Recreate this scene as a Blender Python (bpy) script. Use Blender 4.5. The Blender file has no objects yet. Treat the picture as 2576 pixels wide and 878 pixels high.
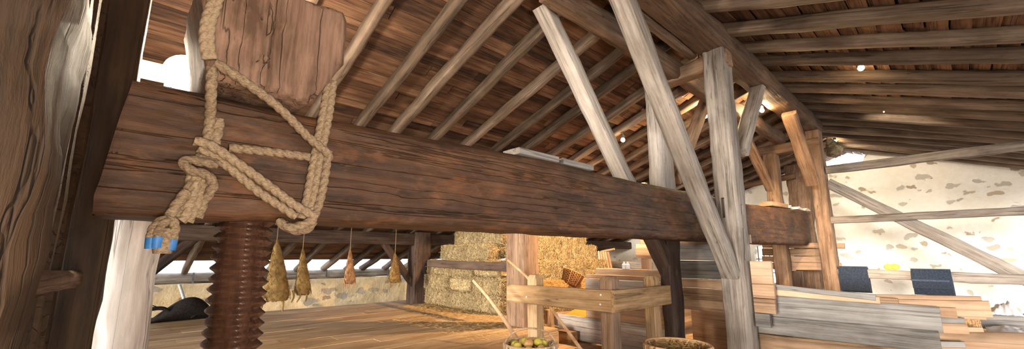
import bpy, math, random
from math import pi, sin, cos, tan, radians
from mathutils import Vector as V3, Matrix, noise
random.seed(7)
sc = bpy.context.scene
COL = sc.collection
# ---------------------------------------------------------------- camera
FPX, PITCH, YAW, CY = 1022.5, radians(9.69), radians(47.27), 467.2
EYE = V3((0, 0, 1.2))
FW = V3((cos(YAW)*cos(PITCH), sin(YAW)*cos(PITCH), sin(PITCH)))
RT = V3((sin(YAW), -cos(YAW), 0))
UP = RT.cross(FW)
cam_d = bpy.data.cameras.new('camera'); cam = bpy.data.objects.new('camera', cam_d); COL.objects.link(cam)
M = Matrix((RT, UP, -FW)).transposed().to_4x4(); M.translation = EYE
cam.matrix_world = M
cam_d.sensor_width = 36.0; cam_d.sensor_fit = 'HORIZONTAL'
cam_d.lens = FPX/2576*36.0
cam_d.shift_y = (CY-439.0)/2576
cam_d.clip_start = 0.05; cam_d.clip_end = 200
sc.camera = cam
def P(px, py, ax, val):
    """the point of a real plane (x, y or z = val) seen in a direction of the survey photo"""
    d = FW + RT*((px-1288)/FPX) - UP*((py-CY)/FPX)
    i = 'xyz'.index(ax)
    return EYE + d*((val-EYE[i])/d[i])
SL = .334
def zL(v): return 4.25-SL*(v-2.0)      # underside of the left-hand rafters
def zR(v): return 4.25-SL*(2.0-v)      # underside of the right-hand rafters

# ---------------------------------------------------------------- materials
MAT = {}
def nt(name):
    m = bpy.data.materials.new(name); m.use_nodes = True
    t = m.node_tree; b = t.nodes['Principled BSDF']; MAT[name] = m
    return m, t, b
def L(t, a, b): t.links.new(a, b)
def math_(t, op, a, b=None, c=None):
    n = t.nodes.new('ShaderNodeMath'); n.operation = op
    for i, v in enumerate((a, b, c)):
        if v is None: continue
        if isinstance(v, (int, float)): n.inputs[i].default_value = v
        else: L(t, v, n.inputs[i])
    return n.outputs[0]
def ramp(t, fac, stops, interp='LINEAR'):
    n = t.nodes.new('ShaderNodeValToRGB'); n.color_ramp.interpolation = interp
    e = n.color_ramp.elements
    while len(e) < len(stops): e.new(.5)
    for el, (p, c) in zip(e, stops):
        el.position = p; el.color = (*c, 1) if len(c) == 3 else c
    L(t, fac, n.inputs[0]); return n.outputs[0]
def coords(t, scale, tone=True):
    tc = t.nodes.new('ShaderNodeTexCoord'); oi = t.nodes.new('ShaderNodeObjectInfo')
    at = t.nodes.new('ShaderNodeAttribute'); at.attribute_name = 'tone'
    off = math_(t, 'MULTIPLY_ADD', oi.outputs['Random'], 53.0, math_(t, 'MULTIPLY', at.outputs['Fac'], 37.0))
    cb = t.nodes.new('ShaderNodeCombineXYZ')
    for i in range(3): L(t, off, cb.inputs[i])
    ad = t.nodes.new('ShaderNodeVectorMath'); ad.operation = 'ADD'
    L(t, tc.outputs['Object'], ad.inputs[0]); L(t, cb.outputs[0], ad.inputs[1])
    outs = []
    for s in scale:
        mu = t.nodes.new('ShaderNodeVectorMath'); mu.operation = 'MULTIPLY'
        L(t, ad.outputs[0], mu.inputs[0]); mu.inputs[1].default_value = s
        outs.append(mu.outputs[0])
    return outs, oi.outputs['Random'], at.outputs['Fac']
def noise_(t, vec, scale=1, detail=5, rough=.6, dist=0):
    n = t.nodes.new('ShaderNodeTexNoise'); L(t, vec, n.inputs['Vector'])
    n.inputs['Scale'].default_value = scale; n.inputs['Detail'].default_value = detail
    n.inputs['Roughness'].default_value = rough; n.inputs['Distortion'].default_value = dist
    return n.outputs['Fac']
def mulc(t, col, fac):
    n = t.nodes.new('ShaderNodeVectorMath'); n.operation = 'SCALE'
    L(t, col, n.inputs[0]); L(t, fac, n.inputs['Scale']); return n.outputs[0]
def wood(name, dark, mid, light, rough=.75, bump=.5, crack=.55, tone=.35, grain=(.9, 16, 16), adze=0, spec=.25, rnd=.22, patch=None):
    m, t, b = nt(name)
    (g, bl, ck), R, T = coords(t, [grain, (.9, 2.2, 2.2), (.22, 13, 13)])
    n1 = noise_(t, g, 1, 7, .68, .3); n2 = noise_(t, bl, 1.6, 5, .62, .4); n3 = noise_(t, ck, 1, 3, .5, .15)
    cr = math_(t, 'ABSOLUTE', math_(t, 'SUBTRACT', n3, .5))
    cr = ramp(t, cr, [(0, (0, 0, 0)), (.014, (1, 1, 1))])
    f = math_(t, 'ADD', math_(t, 'MULTIPLY', n1, .55), math_(t, 'MULTIPLY', n2, .5))
    f = math_(t, 'MULTIPLY_ADD', math_(t, 'SUBTRACT', T, .5), tone, f)
    f = math_(t, 'MULTIPLY_ADD', math_(t, 'SUBTRACT', R, .5), rnd, f)
    c = ramp(t, f, [(.34, dark), (.53, mid), (.74, light)])
    c = mulc(t, c, math_(t, 'MULTIPLY_ADD', cr, crack, 1-crack))
    if patch:
        pn = noise_(t, bl, 3.2, 6, .7, .3)
        mx = t.nodes.new('ShaderNodeMix'); mx.data_type = 'RGBA'
        L(t, ramp(t, pn, [(.52, (0, 0, 0)), (.66, (.85, .85, .85))]), mx.inputs[0]); L(t, c, mx.inputs[6]); mx.inputs[7].default_value = (*patch, 1)
        c = mx.outputs[2]
    L(t, c, b.inputs['Base Color']); b.inputs['Roughness'].default_value = rough
    b.inputs['Specular IOR Level'].default_value = spec
    h = math_(t, 'MULTIPLY_ADD', cr, .5, math_(t, 'MULTIPLY', n1, .8))
    h = math_(t, 'MULTIPLY_ADD', n2, .4, h)
    if adze:
        vo = t.nodes.new('ShaderNodeTexVoronoi'); vo.feature = 'SMOOTH_F1'; vo.inputs['Scale'].default_value = 1
        vo.inputs['Smoothness'].default_value = .35
        mu = t.nodes.new('ShaderNodeVectorMath'); mu.operation = 'MULTIPLY'; mu.inputs[1].default_value = (9, 14, 14)
        L(t, t.nodes['Texture Coordinate'].outputs['Object'], mu.inputs[0]); L(t, mu.outputs[0], vo.inputs['Vector'])
        h = math_(t, 'MULTIPLY_ADD', vo.outputs['Distance'], adze, h)
    bp = t.nodes.new('ShaderNodeBump'); bp.inputs['Strength'].default_value = bump; bp.inputs['Distance'].default_value = .014
    L(t, h, bp.inputs['Height']); L(t, bp.outputs[0], b.inputs['Normal'])
    return m
wood('oak_dark', (.024, .011, .006), (.078, .036, .017), (.165, .082, .04), rough=.6, adze=1.3, bump=.85, spec=.3, grain=(1.8, 26, 26), crack=.45, patch=(.135, .055, .021))
wood('oak_pillar', (.018, .010, .005), (.050, .028, .015), (.095, .055, .03), bump=.8, grain=(1.6, 24, 24), crack=.35)
wood('oak_block', (.10, .055, .034), (.29, .175, .12), (.54, .40, .32), bump=1.0, grain=(1.3, 20, 20), crack=.4)
wood('oak_lit_white', (.36, .32, .29), (.62, .57, .54), (.82, .78, .75), crack=.5, grain=(1.2, 22, 22))  # whitened oak: the bright light on one post is put into its colour
wood('oak_grey', (.115, .09, .072), (.27, .23, .195), (.45, .395, .345), grain=(1.2, 26, 26))
wood('oak_brown', (.075, .04, .023), (.20, .118, .07), (.36, .235, .15), grain=(1.2, 24, 24))
wood('oak_smoked_shade', (.022, .013, .010), (.06, .036, .026), (.13, .085, .06))  # dark timbers; also paints the shade on the rear post and brace below the beam
wood('rafter_wood', (.04, .026, .017), (.12, .082, .056), (.26, .19, .14))
wood('purlin_wood', (.035, .019, .011), (.10, .058, .034), (.20, .125, .08))
wood('roof_board', (.026, .012, .007), (.105, .052, .028), (.25, .14, .08), grain=(1.1, 20, 20), tone=.28, rough=.8, bump=.8)
wood('plank_grey', (.075, .066, .058), (.175, .160, .146), (.31, .29, .27), crack=.5, grain=(1.2, 24, 24))
wood('plank_brown', (.10, .058, .032), (.235, .145, .085), (.38, .26, .17))
wood('plank_pale', (.23, .13, .075), (.385, .25, .155), (.54, .39, .27), crack=.25, bump=.25)
wood('fence_oak', (.14, .075, .032), (.38, .235, .115), (.62, .44, .26), crack=.6, grain=(1.2, 22, 22))
wood('floor_wood', (.15, .08, .034), (.36, .22, .11), (.56, .39, .23), tone=.16, crack=.4, rough=.6, bump=.35)
wood('screw_wood', (.016, .007, .004), (.045, .019, .010), (.095, .043, .026), rough=.42, bump=.3, grain=(4, 9, 30), spec=.4)
wood('stick_wood', (.28, .14, .06), (.50, .29, .15), (.70, .50, .33), bump=.2, crack=.2)
wood('wicker', (.16, .08, .03), (.38, .21, .09), (.60, .40, .22), bump=.3, grain=(6, 30, 30), crack=.3)
wood('wicker_pale', (.24, .14, .07), (.50, .36, .24), (.75, .62, .48), bump=.3, grain=(6, 30, 30), crack=.3)
def plaster(name, stones, lime, lime2, dens, yellow=0):
    m, t, b = nt(name)
    (s, w), R, T = coords(t, [(1.7, 1.7, 3.4), (1, 1, 1)])
    n0 = noise_(t, w, 1.1, 4, .6); n1 = noise_(t, w, 9, 6, .65)
    wv = t.nodes.new('ShaderNodeVectorMath'); wv.operation = 'ADD'
    nn = t.nodes.new('ShaderNodeTexNoise'); L(t, w, nn.inputs['Vector']); nn.inputs['Scale'].default_value = 4
    sc_ = t.nodes.new('ShaderNodeVectorMath'); sc_.operation = 'SCALE'; L(t, nn.outputs['Color'], sc_.inputs[0]); sc_.inputs['Scale'].default_value = .7
    L(t, s, wv.inputs[0]); L(t, sc_.outputs[0], wv.inputs[1])
    vo = t.nodes.new('ShaderNodeTexVoronoi'); L(t, wv.outputs[0], vo.inputs['Vector']); vo.inputs['Scale'].default_value = 1.25
    d = vo.outputs['Distance']
    sep = t.nodes.new('ShaderNodeSeparateColor'); L(t, vo.outputs['Color'], sep.inputs[0])
    k = math_(t, 'MULTIPLY_ADD', n1, .35, d)
    size = math_(t, 'MULTIPLY_ADD', sep.outputs[0], .42, dens)
    mask = math_(t, 'SUBTRACT', size, k)
    mask = ramp(t, mask, [(0, (0, 0, 0)), (.06, (1, 1, 1))])
    stc = ramp(t, sep.outputs[1], [(0, stones[0]), (.45, stones[1]), (.8, stones[2]), (1, stones[3])])
    lim = ramp(t, math_(t, 'MULTIPLY_ADD', n0, .6, math_(t, 'MULTIPLY', n1, .4)), [(.35, lime2), (.6, lime)])
    mx = t.nodes.new('ShaderNodeMix'); mx.data_type = 'RGBA'
    L(t, mask, mx.inputs[0]); L(t, lim, mx.inputs[6]); L(t, stc, mx.inputs[7])
    L(t, mx.outputs[2], b.inputs['Base Color']); b.inputs['Roughness'].default_value = .92; b.inputs['Specular IOR Level'].default_value = .1
    bp = t.nodes.new('ShaderNodeBump'); bp.inputs['Strength'].default_value = .7; bp.inputs['Distance'].default_value = .03
    L(t, math_(t, 'MULTIPLY_ADD', mask, -.5, n1), bp.inputs['Height']); L(t, bp.outputs[0], b.inputs['Normal'])
plaster('lime_stone', [(.52, .49, .44), (.62, .53, .40), (.40, .30, .20), (.56, .55, .52)], (.90, .87, .79), (.82, .75, .62), .23)
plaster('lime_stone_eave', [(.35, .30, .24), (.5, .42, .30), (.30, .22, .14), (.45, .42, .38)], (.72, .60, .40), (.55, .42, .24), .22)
def simple(name, c1, c2, scale=8, rough=.8, bump=.3, bdist=.01, stretch=(1, 1, 1), spec=.2, tone=.3, sheen=0):
    m, t, b = nt(name)
    (g,), R, T = coords(t, [stretch])
    n = noise_(t, g, scale, 5, .6, .3)
    f = math_(t, 'MULTIPLY_ADD', math_(t, 'SUBTRACT', T, .5), tone, n)
    L(t, ramp(t, f, [(.32, c1), (.68, c2)]), b.inputs['Base Color'])
    b.inputs['Roughness'].default_value = rough; b.inputs['Specular IOR Level'].default_value = spec
    if sheen: b.inputs['Sheen Weight'].default_value = sheen
    bp = t.nodes.new('ShaderNodeBump'); bp.inputs['Strength'].default_value = bump; bp.inputs['Distance'].default_value = bdist
    L(t, n, bp.inputs['Height']); L(t, bp.outputs[0], b.inputs['Normal'])
    return m
simple('hay', (.26, .17, .07), (.72, .56, .31), 48, .85, 1.0, .03, tone=.55)
simple('straw_loose', (.34, .19, .06), (.60, .40, .17), 20, .85, .5, tone=.7)
simple('rope', (.12, .078, .046), (.32, .235, .15), 60, .9, .5, .004, stretch=(1, 3, 3), tone=.3)
simple('hide', (.12, .07, .022), (.31, .20, .075), 9, .85, .6, .02, tone=.4)
simple('hide_pink', (.22, .11, .05), (.44, .25, .13), 9, .85, .6, .02, tone=.4)
simple('black_fabric', (.008, .006, .005), (.022, .017, .015), 30, .85, .3)
simple('navy_cloth', (.012, .018, .032), (.035, .048, .075), 40, .9, .3, sheen=.3)
simple('white_cloth', (.50, .50, .53), (.66, .66, .69), 6, .9, .4, .03)
simple('tape', (.02, .10, .30), (.05, .19, .45), 14, .45, .2)
simple('grain', (.46, .14, .015), (.70, .27, .04), 60, .9, .8, .01)
simple('iron', (.05, .05, .055), (.16, .15, .15), 20, .5, .2)
simple('steel_pole', (.35, .36, .40), (.6, .62, .66), 20, .35, .1)
simple('void_dark', (.006, .004, .003), (.014, .010, .007), 6, .95, .2)
simple('white_plastic', (.78, .79, .82), (.88, .88, .9), 5, .4, .05)
simple('sheet_metal', (.62, .63, .66), (.8, .8, .84), 9, .35, .05)
simple('paper', (.66, .58, .46), (.86, .80, .70), 30, .9, .2)
simple('lemon', (.80, .55, .06), (.92, .70, .12), 14, .5, .15)
simple('apple_green', (.42, .38, .05), (.68, .55, .12), 7, .35, .05, tone=.4, spec=.4)
simple('apple_russet', (.46, .22, .08), (.70, .46, .22), 7, .4, .05, tone=.4, spec=.4)
simple('cobweb', (.16, .12, .07), (.40, .33, .22), 18, .95, .8, .03)
def emit(name, col, s):
    m, t, b = nt(name)
    b.inputs['Base Color'].default_value = (1, 1, 1, 1)
    b.inputs['Emission Color'].default_value = (*col, 1); b.inputs['Emission Strength'].default_value = s
emit('bulb_warm', (1, .74, .42), 60)
emit('bulb_flood', (1, .86, .66), 90)

# ---------------------------------------------------------------- mesh building
class MB:
    def __init__(s): s.v = []; s.f = []; s.t = []
    def add(s, vs, fs, tone=.5):
        o = len(s.v); s.v += [tuple(p) for p in vs]; s.f += [tuple(i+o for i in f) for f in fs]
        s.t += [tone]*len(fs); return s
    def box(s, c, d, m=None, tone=.5, ch=0):
        c = V3(c); x, y, z = d[0]/2, d[1]/2, d[2]/2
        if ch:
            vs = []
            for sz in (-1, 1):
                for sx, sy in ((-1, -1), (1, -1), (1, 1), (-1, 1)): vs.append(V3((sx*(x-ch), sy*(y-ch), sz*z)))
            for sz in (-1, 1):
                for sx, sy in ((-1, -1), (1, -1), (1, 1), (-1, 1)):
                    vs.append(V3((sx*x, sy*(y-ch), sz*(z-ch))))
            for sz in (-1, 1):
                for sx, sy in ((-1, -1), (1, -1), (1, 1), (-1, 1)):
                    vs.append(V3((sx*(x-ch), sy*y, sz*(z-ch))))
            import itertools
            bmv = vs
            import bmesh
            bm = bmesh.new()
            for p in bmv: bm.verts.new(p)
            bmesh.ops.convex_hull(bm, input=bm.verts[:])
            bm.verts.index_update()
            vs = [v.co.copy() for v in bm.verts]; fs = [[v.index for v in f.verts] for f in bm.faces]
            bm.free()
        else:
            vs = [V3((sx*x, sy*y, sz*z)) for sz in (-1, 1) for sx, sy in ((-1, -1), (1, -1), (1, 1), (-1, 1))]
            fs = [(3, 2, 1, 0), (4, 5, 6, 7), (0, 1, 5, 4), (1, 2, 6, 5), (2, 3, 7, 6), (3, 0, 4, 7)]
        if m is not None: vs = [m @ p for p in vs]
        return s.add([p+c for p in vs], fs, tone)
    def rings(s, R, cap=True, tone=.5, close=False):
        n = len(R[0]); vs = [p for r in R for p in r]; fs = []
        k = len(R)
        for i in range(k-1 if not close else k):
            j = (i+1) % k
            for a in range(n):
                b = (a+1) % n; fs.append((i*n+a, i*n+b, j*n+b, j*n+a))
        if cap and not close: fs.append(tuple(range(n-1, -1, -1))); fs.append(tuple((k-1)*n+a for a in range(n)))
        return s.add(vs, fs, tone)
    def tube(s, pts, r, seg=8, tone=.5, rope=0, turns=9.0, cap=True, close=False):
        pts = [V3(p) for p in pts]; R = []; n = len(pts); d0 = None; dist = 0
        nrm = None
        for i, p in enumerate(pts):
            a = pts[(i-1) % n] if (close or i) else pts[0]; b = pts[(i+1) % n] if (close or i < n-1) else pts[-1]
            d = (b-a).normalized()
            if nrm is None:
                nrm = d.cross(V3((.31, .2, .93)));  nrm = nrm.normalized() if nrm.length > .01 else d.orthogonal().normalized()
            else:
                nrm = (nrm - d*nrm.dot(d)).normalized()
            bi = d.cross(nrm)
            if i: dist += (p-pts[i-1]).length
            rr = r(i/(n-1)) if callable(r) else r
            ring = []
            for k in range(seg):
                th = 2*pi*k/seg
                q = rr
                if rope: q = rr*(.72+.36*abs(cos(1.5*th-dist/rr*1.5))**.7)
                ring.append(p + (nrm*cos(th)+bi*sin(th))*q)
            R.append(ring)
        return s.rings(R, cap, tone, close)
    def lathe(s, prof, c, seg=24, tone=.5, fn=None):
        c = V3(c); R = []
        for r, z in prof:
            R.append([c+V3(((r if fn is None else fn(r, z, 2*pi*k/seg))*cos(2*pi*k/seg), (r if fn is None else fn(r, z, 2*pi*k/seg))*sin(2*pi*k/seg), z)) for k in range(seg)])
        return s.rings(R, True, tone)
    def sphere(s, c, r, seg=14, rg=9, sc_=(1, 1, 1), tone=.5):
        prof = [(max(1e-4, sin(pi*i/rg))*1, -cos(pi*i/rg)) for i in range(rg+1)]
        c = V3(c); R = [[c+V3((r*a*cos(2*pi*k/seg)*sc_[0], r*a*sin(2*pi*k/seg)*sc_[1], r*z*sc_[2])) for k in range(seg)] for a, z in prof]
        return s.rings(R, True, tone)
    def strand(s, p, d, l, w, tone=.5):
        d = d.normalized(); q = d.orthogonal().normalized()*w
        r = d.cross(q.normalized())*w
        a = p-d*l/2; b = p+d*l/2; bend = V3((random.uniform(-1, 1), random.uniform(-1, 1), random.uniform(-.3, 1)))*l*.12
        m = p+bend
        return s.add([a+q, a-q, m+q, m-q, b, a+r, m+r], [(0, 1, 3, 2), (2, 3, 4), (0, 2, 6, 5), (5, 6, 3, 1), (2, 4, 6), (6, 4, 3)], tone)
    def build(s, name, mat, parent=None, origin=None, basis=None, smooth=True, sharp=38):
        me = bpy.data.meshes.new(name)
        if basis is not None or origin is not None:
            m = (basis.to_4x4() if basis is not None else Matrix.Identity(4))
            m.translation = origin if origin is not None else V3((0, 0, 0))
            inv = m.inverted(); vs = [tuple(inv @ V3(p)) for p in s.v]
        else: m = Matrix.Identity(4); vs = s.v
        me.from_pydata(vs, [], s.f)
        a = me.attributes.new('tone', 'FLOAT', 'FACE'); a.data.foreach_set('value', s.t)
        me.materials.append(MAT[mat])
        me.polygons.foreach_set('use_smooth', [smooth]*len(me.polygons))
        if smooth: me.set_sharp_from_angle(angle=radians(sharp))
        me.update()
        o = bpy.data.objects.new(name, me); COL.objects.link(o)
        o.matrix_basis = m
        if parent is not None:
            o.parent = parent; o.matrix_parent_inverse = MW[parent.name].inverted()
        MW[o.name] = m.copy()
        return o
MW = {}
def tag(o, label, cat, group=None, kind=None):
    if label: o['label'] = label
    if cat: o['category'] = cat
    if group: o['group'] = group
    if kind: o['kind'] = kind
    return o
def thing(name, loc, label, cat, group=None):
    o = bpy.data.objects.new(name, None); COL.objects.link(o); o.location = loc; o.empty_display_size = .1
    MW[o.name] = Matrix.Translation(V3(loc)); return tag(o, label, cat, group)
def struct(o): o['kind'] = 'structure'; return o
def frame(p0, p1, hint):
    x = (p1-p0).normalized(); z = (hint - x*hint.dot(x)).normalized(); y = z.cross(x)
    return Matrix((x, y, z)).transposed()
def timber_mb(p0, p1, w, h, hint=V3((0, 0, 1)), wob=.012, ch=.018, taper=1.0, sway=0, nseg=None, mb=None, tone=.5, seed=None, wseed=None):
    p0 = V3(p0); p1 = V3(p1); B = frame(p0, p1, V3(hint)); ln = (p1-p0).length
    n = nseg or max(5, min(70, int(ln*7))); sd = random.uniform(0, 900) if seed is None else seed
    R = []
    m = 4
    for i in range(n+1):
        t = i/n; k = 1+(taper-1)*t; W = w/2*k; H = h/2*k
        pr = []
        for (ax, ay, bx, by) in ((-W+ch, -H, W-ch, -H), (W, -H+ch, W, H-ch), (W-ch, H, -W+ch, H), (-W, H-ch, -W, -H+ch)):
            for q in range(m): f = q/(m-1); pr.append((ax+(bx-ax)*f, ay+(by-ay)*f))
        ring = []
        sx = sway*noise.noise(V3((t*ln*.35, sd, 1))); sy = sway*noise.noise(V3((t*ln*.35, sd, 7)))
        for (a, b) in pr:
            s1 = noise.noise(V3((t*ln*2.2+sd, a*6, b*6)))+.5*noise.noise(V3((t*ln*7+sd, a*14, b*14)))
            e = 1+wob*s1/max(.02, math.hypot(a, b))
            ring.append(p0+B @ V3((t*ln, a*e+sx, b*e+sy)))
        R.append(ring)
    mb = mb or MB()
    mb.rings(R, True, tone); return mb, B, p0
def timber(name, p0, p1, w, h, mat, label=None, cat=None, group=None, parent=None, **k):
    mb, B, o = timber_mb(p0, p1, w, h, **k)
    ob = mb.build(name, mat, parent, origin=V3(p0), basis=B, sharp=50)
    if label: tag(ob, label, cat, group)
    return ob
A_, B_, Z_ = V3((1, 0, 0)), V3((0, 1, 0)), V3((0, 0, 1))
def post(name, u, v, z0, z1, du, dv, mat, label, cat='post', parent=None, top=None, **k):
    """u, v ranges given as near edges; vertical timber"""
    t = top or (0, 0)
    return timber(name, (u+du/2, v+dv/2, z0), (u+du/2+t[0], v+dv/2+t[1], z1), dv, du, mat, label, cat, parent=parent, hint=A_, **k)
def catmull(pts, n=8):
    pts = [V3(p) for p in pts]; o = []
    q = [pts[0]*2-pts[1]]+pts+[pts[-1]*2-pts[-2]]
    for i in range(1, len(q)-2):
        a, b, c, d = q[i-1:i+3]
        for k in range(n):
            t = k/n; o.append(.5*((2*b)+(c-a)*t+(2*a-5*b+4*c-d)*t*t+(3*b-a-3*c+d)*t**3))
    o.append(pts[-1]); return o
def cut(ob, boxes):
    """chisel box-shaped mortises out of a timber (world-space centre, size)"""
    for c, d in boxes:
        k = MB().box(c, d).build('cutter', 'void_dark', smooth=False)
        md = ob.modifiers.new('mortise', 'BOOLEAN'); md.operation = 'DIFFERENCE'; md.object = k; md.solver = 'EXACT'
        bpy.context.view_layer.update()
        dg = bpy.context.evaluated_depsgraph_get()
        me = bpy.data.meshes.new_from_object(ob.evaluated_get(dg))
        ob.modifiers.clear(); old = ob.data; ob.data = me; bpy.data.meshes.remove(old)
        bpy.data.objects.remove(k)
ORD = ['first', 'second', 'third', 'fourth', 'fifth', 'sixth', 'seventh', 'eighth', 'ninth', 'tenth', 'eleventh', 'twelfth', 'thirteenth', 'fourteenth', 'fifteenth', 'sixteenth', 'seventeenth']

# ================================================================ SETTING
def board_on(mb, u0, u1, v0, v1, zf, thick, tone, sd, n=6, wav=.012, lift=.012):
    """a plank lying on a sloped plane zf(v), along u, wavy edges, slightly lapped"""
    R = []
    for i in range(n+1):
        u = u0+(u1-u0)*i/n
        a = v0+wav*noise.noise(V3((u*1.7, sd, 0))); b = v1+wav*noise.noise(V3((u*1.7, sd, 5)))
        d = .012*noise.noise(V3((u*1.1, sd, 9)))
        R.append([V3((u, a, zf(a)+d)), V3((u, b, zf(b)-lift+d)), V3((u, b, zf(b)-lift+thick+d)), V3((u, a, zf(a)+thick+d))])
    mb.rings(R, True, tone)
RH = .17   # rafter depth
def roof_boards(v_from, v_to, zf, name):
    mb = MB(); v = v_from; sgn = 1 if v_to > v_from else -1; row = 0
    while (v_to-v)*sgn > .05:
        wd = random.uniform(.15, .24); u = -4.2-random.uniform(0, 1.5); row += 1
        while u < 16.3:
            ln = random.uniform(1.6, 4.2)
            a, b = v, v+sgn*wd*random.uniform(.93, 1.03)
            board_on(mb, u, min(u+ln, 16.4), a, b, lambda q: zf(q)+RH, .02, random.random(), random.uniform(0, 500), lift=.026, wav=.02, n=9)
            u += ln+random.uniform(.004, .02)
        v += sgn*wd
    # the battened covering above
    a, b = v_from-sgn*.0, v_to
    mb.add([(-5, a, zf(a)+RH+.05), (16.5, a, zf(a)+RH+.05), (16.5, b, zf(b)+RH+.05), (-5, b, zf(b)+RH+.05),
            (-5, a, zf(a)+RH+.09), (16.5, a, zf(a)+RH+.09), (16.5, b, zf(b)+RH+.09), (-5, b, zf(b)+RH+.09)],
           [(0, 1, 2, 3), (7, 6, 5, 4), (0, 4, 5, 1), (1, 5, 6, 2), (2, 6, 7, 3), (3, 7, 4, 0)], .1)
    return struct(mb.build(name, 'roof_board', sharp=30))
roof_boards(1.96, 11.8, zL, 'ceiling_left')
roof_boards(2.04, -3.2, zR, 'ceiling_right')

# platform floor of long boards (with the sunken bay on the right)
HU, HV = 3.62, 4.66
fl = MB(); v = -3.0
while v < 10.25:
    wd = random.uniform(.24, .36); v1 = min(v+wd, 10.3)
    if v < HV < v1: v1 = HV
    if v < 5.4 < v1: v1 = 5.4
    u = -4-random.uniform(0, 2)
    umax = (9.2 if v >= 5.39 else 5.35) if v >= HV-.01 else HU
    while u < umax-.02:
        ln = random.uniform(2.2, 4.4); ub = min(u+ln, umax)
        if umax-ub < .5: ub = umax
        board_on(fl, u, ub-.004, v+.003, v1-.003, lambda q: -.05, .05, random.random(), random.uniform(0, 500), lift=0, wav=.006)
        u = ub
    v = v1
fl.box((2.5, 3.4, -.09), (13, 13.6, .06), tone=.1) if False else None
struct(fl.build('floor', 'floor_wood'))
fl = MB(); v = -3.2
while v < 5.2:
    wd = random.uniform(.26, .4); u = 3.4
    while u < 15.8:
        ln = random.uniform(2, 4)
        board_on(fl, u, min(u+ln, 15.9)-.005, v+.003, v+wd-.003, lambda q: -.36, .06, random.random(), random.uniform(0, 500), lift=0)
        u += ln
    v += wd
struct(fl.build('floor_lower', 'floor_wood'))
g = MB(); g.box((5.8, 5, -.5), (22, 20, .1)); struct(g.build('floor_ground', 'floor_wood'))
t = MB(); t.box((HU-.02, 1, -.2), (.05, 7.3, .3)); t.box((4.48, HV+.02, -.2), (1.75, .05, .3)); t.box((5.33, 5.04, -.2), (.05, .72, .3)); t.box((7.3, 5.42, -.2), (3.9, .05, .3))
struct(t.build('trim_1', 'fence_oak'))

def rough_wall(name, mat, face, uv0, uv1, zlo, ztop, thick, holes=(), step=.14):
    """stone wall; face(a,z,d)-> world point, a along wall, d = depth behind face"""
    mb = MB(); n = int((uv1-uv0)/step); A = [uv0+(uv1-uv0)*i/n for i in range(n+1)]
    m = 26; idx = {}
    def pt(i, j, d):
        a = A[i]; z = zlo+(ztop(a)-zlo)*j/m
        b = -.07*abs(sin(z*2.05+.5*noise.noise(V3((a*.5, 0, 2)))))**1.5+.05*noise.noise(V3((a*1.1, z*1.4, 3)))+.025*noise.noise(V3((a*3.7, z*4.4, 8)))
        return face(a, z, d+(b if d == 0 else 0))
    vs = [pt(i, j, 0) for i in range(n+1) for j in range(m+1)]+[pt(i, j, thick) for i in range(n+1) for j in range(m+1)]
    o = (n+1)*(m+1); fs = []
    def hole(i, j):
        if not (0 <= i < n and 0 <= j < m): return True
        a = (A[i]+A[i+1])/2; z = zlo+(ztop(a)-zlo)*(j+.5)/m
        return any(h[0] < a < h[1] and h[2] < z < h[3] for h in holes)
    q = lambda i, j: i*(m+1)+j
    for i in range(n):
        for j in range(m):
            if hole(i, j): continue
            fs.append((q(i, j), q(i+1, j), q(i+1, j+1), q(i, j+1))); fs.append((o+q(i, j), o+q(i, j+1), o+q(i+1, j+1), o+q(i+1, j)))
            if hole(i, j-1): fs.append((q(i, j), o+q(i, j), o+q(i+1, j), q(i+1, j)))
            if hole(i, j+1): fs.append((q(i, j+1), q(i+1, j+1), o+q(i+1, j+1), o+q(i, j+1)))
            if hole(i-1, j): fs.append((q(i, j), q(i, j+1), o+q(i, j+1), o+q(i, j)))
            if hole(i+1, j): fs.append((q(i+1, j), o+q(i+1, j), o+q(i+1, j+1), q(i+1, j+1)))
    mb.add(vs, fs); return struct(mb.build(name, mat, sharp=60))
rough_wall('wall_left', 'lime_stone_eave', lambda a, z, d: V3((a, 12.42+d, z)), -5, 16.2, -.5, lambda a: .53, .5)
def gtop(v):
    z = (zL(v) if v > 2 else zR(v))+.13
    return z-(.42 if 1.6 < v < 2.75 else 0)
WIN = (4.15, 4.75, .35, 1.45)
rough_wall('wall_far', 'lime_stone', lambda a, z, d: V3((15.62+d, a, z)), -3.6, 12.6, -.5, gtop, .5, holes=[WIN])
w = MB()
for k in range(3): w.box((15.75, WIN[0]+.15+k*.17, .9), (.03, .025, 1.2))
for k in range(2): w.box((15.75, 4.45, .62+k*.45), (.025, .62, .03))
struct(w.build('window_1', 'oak_grey'))

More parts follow.
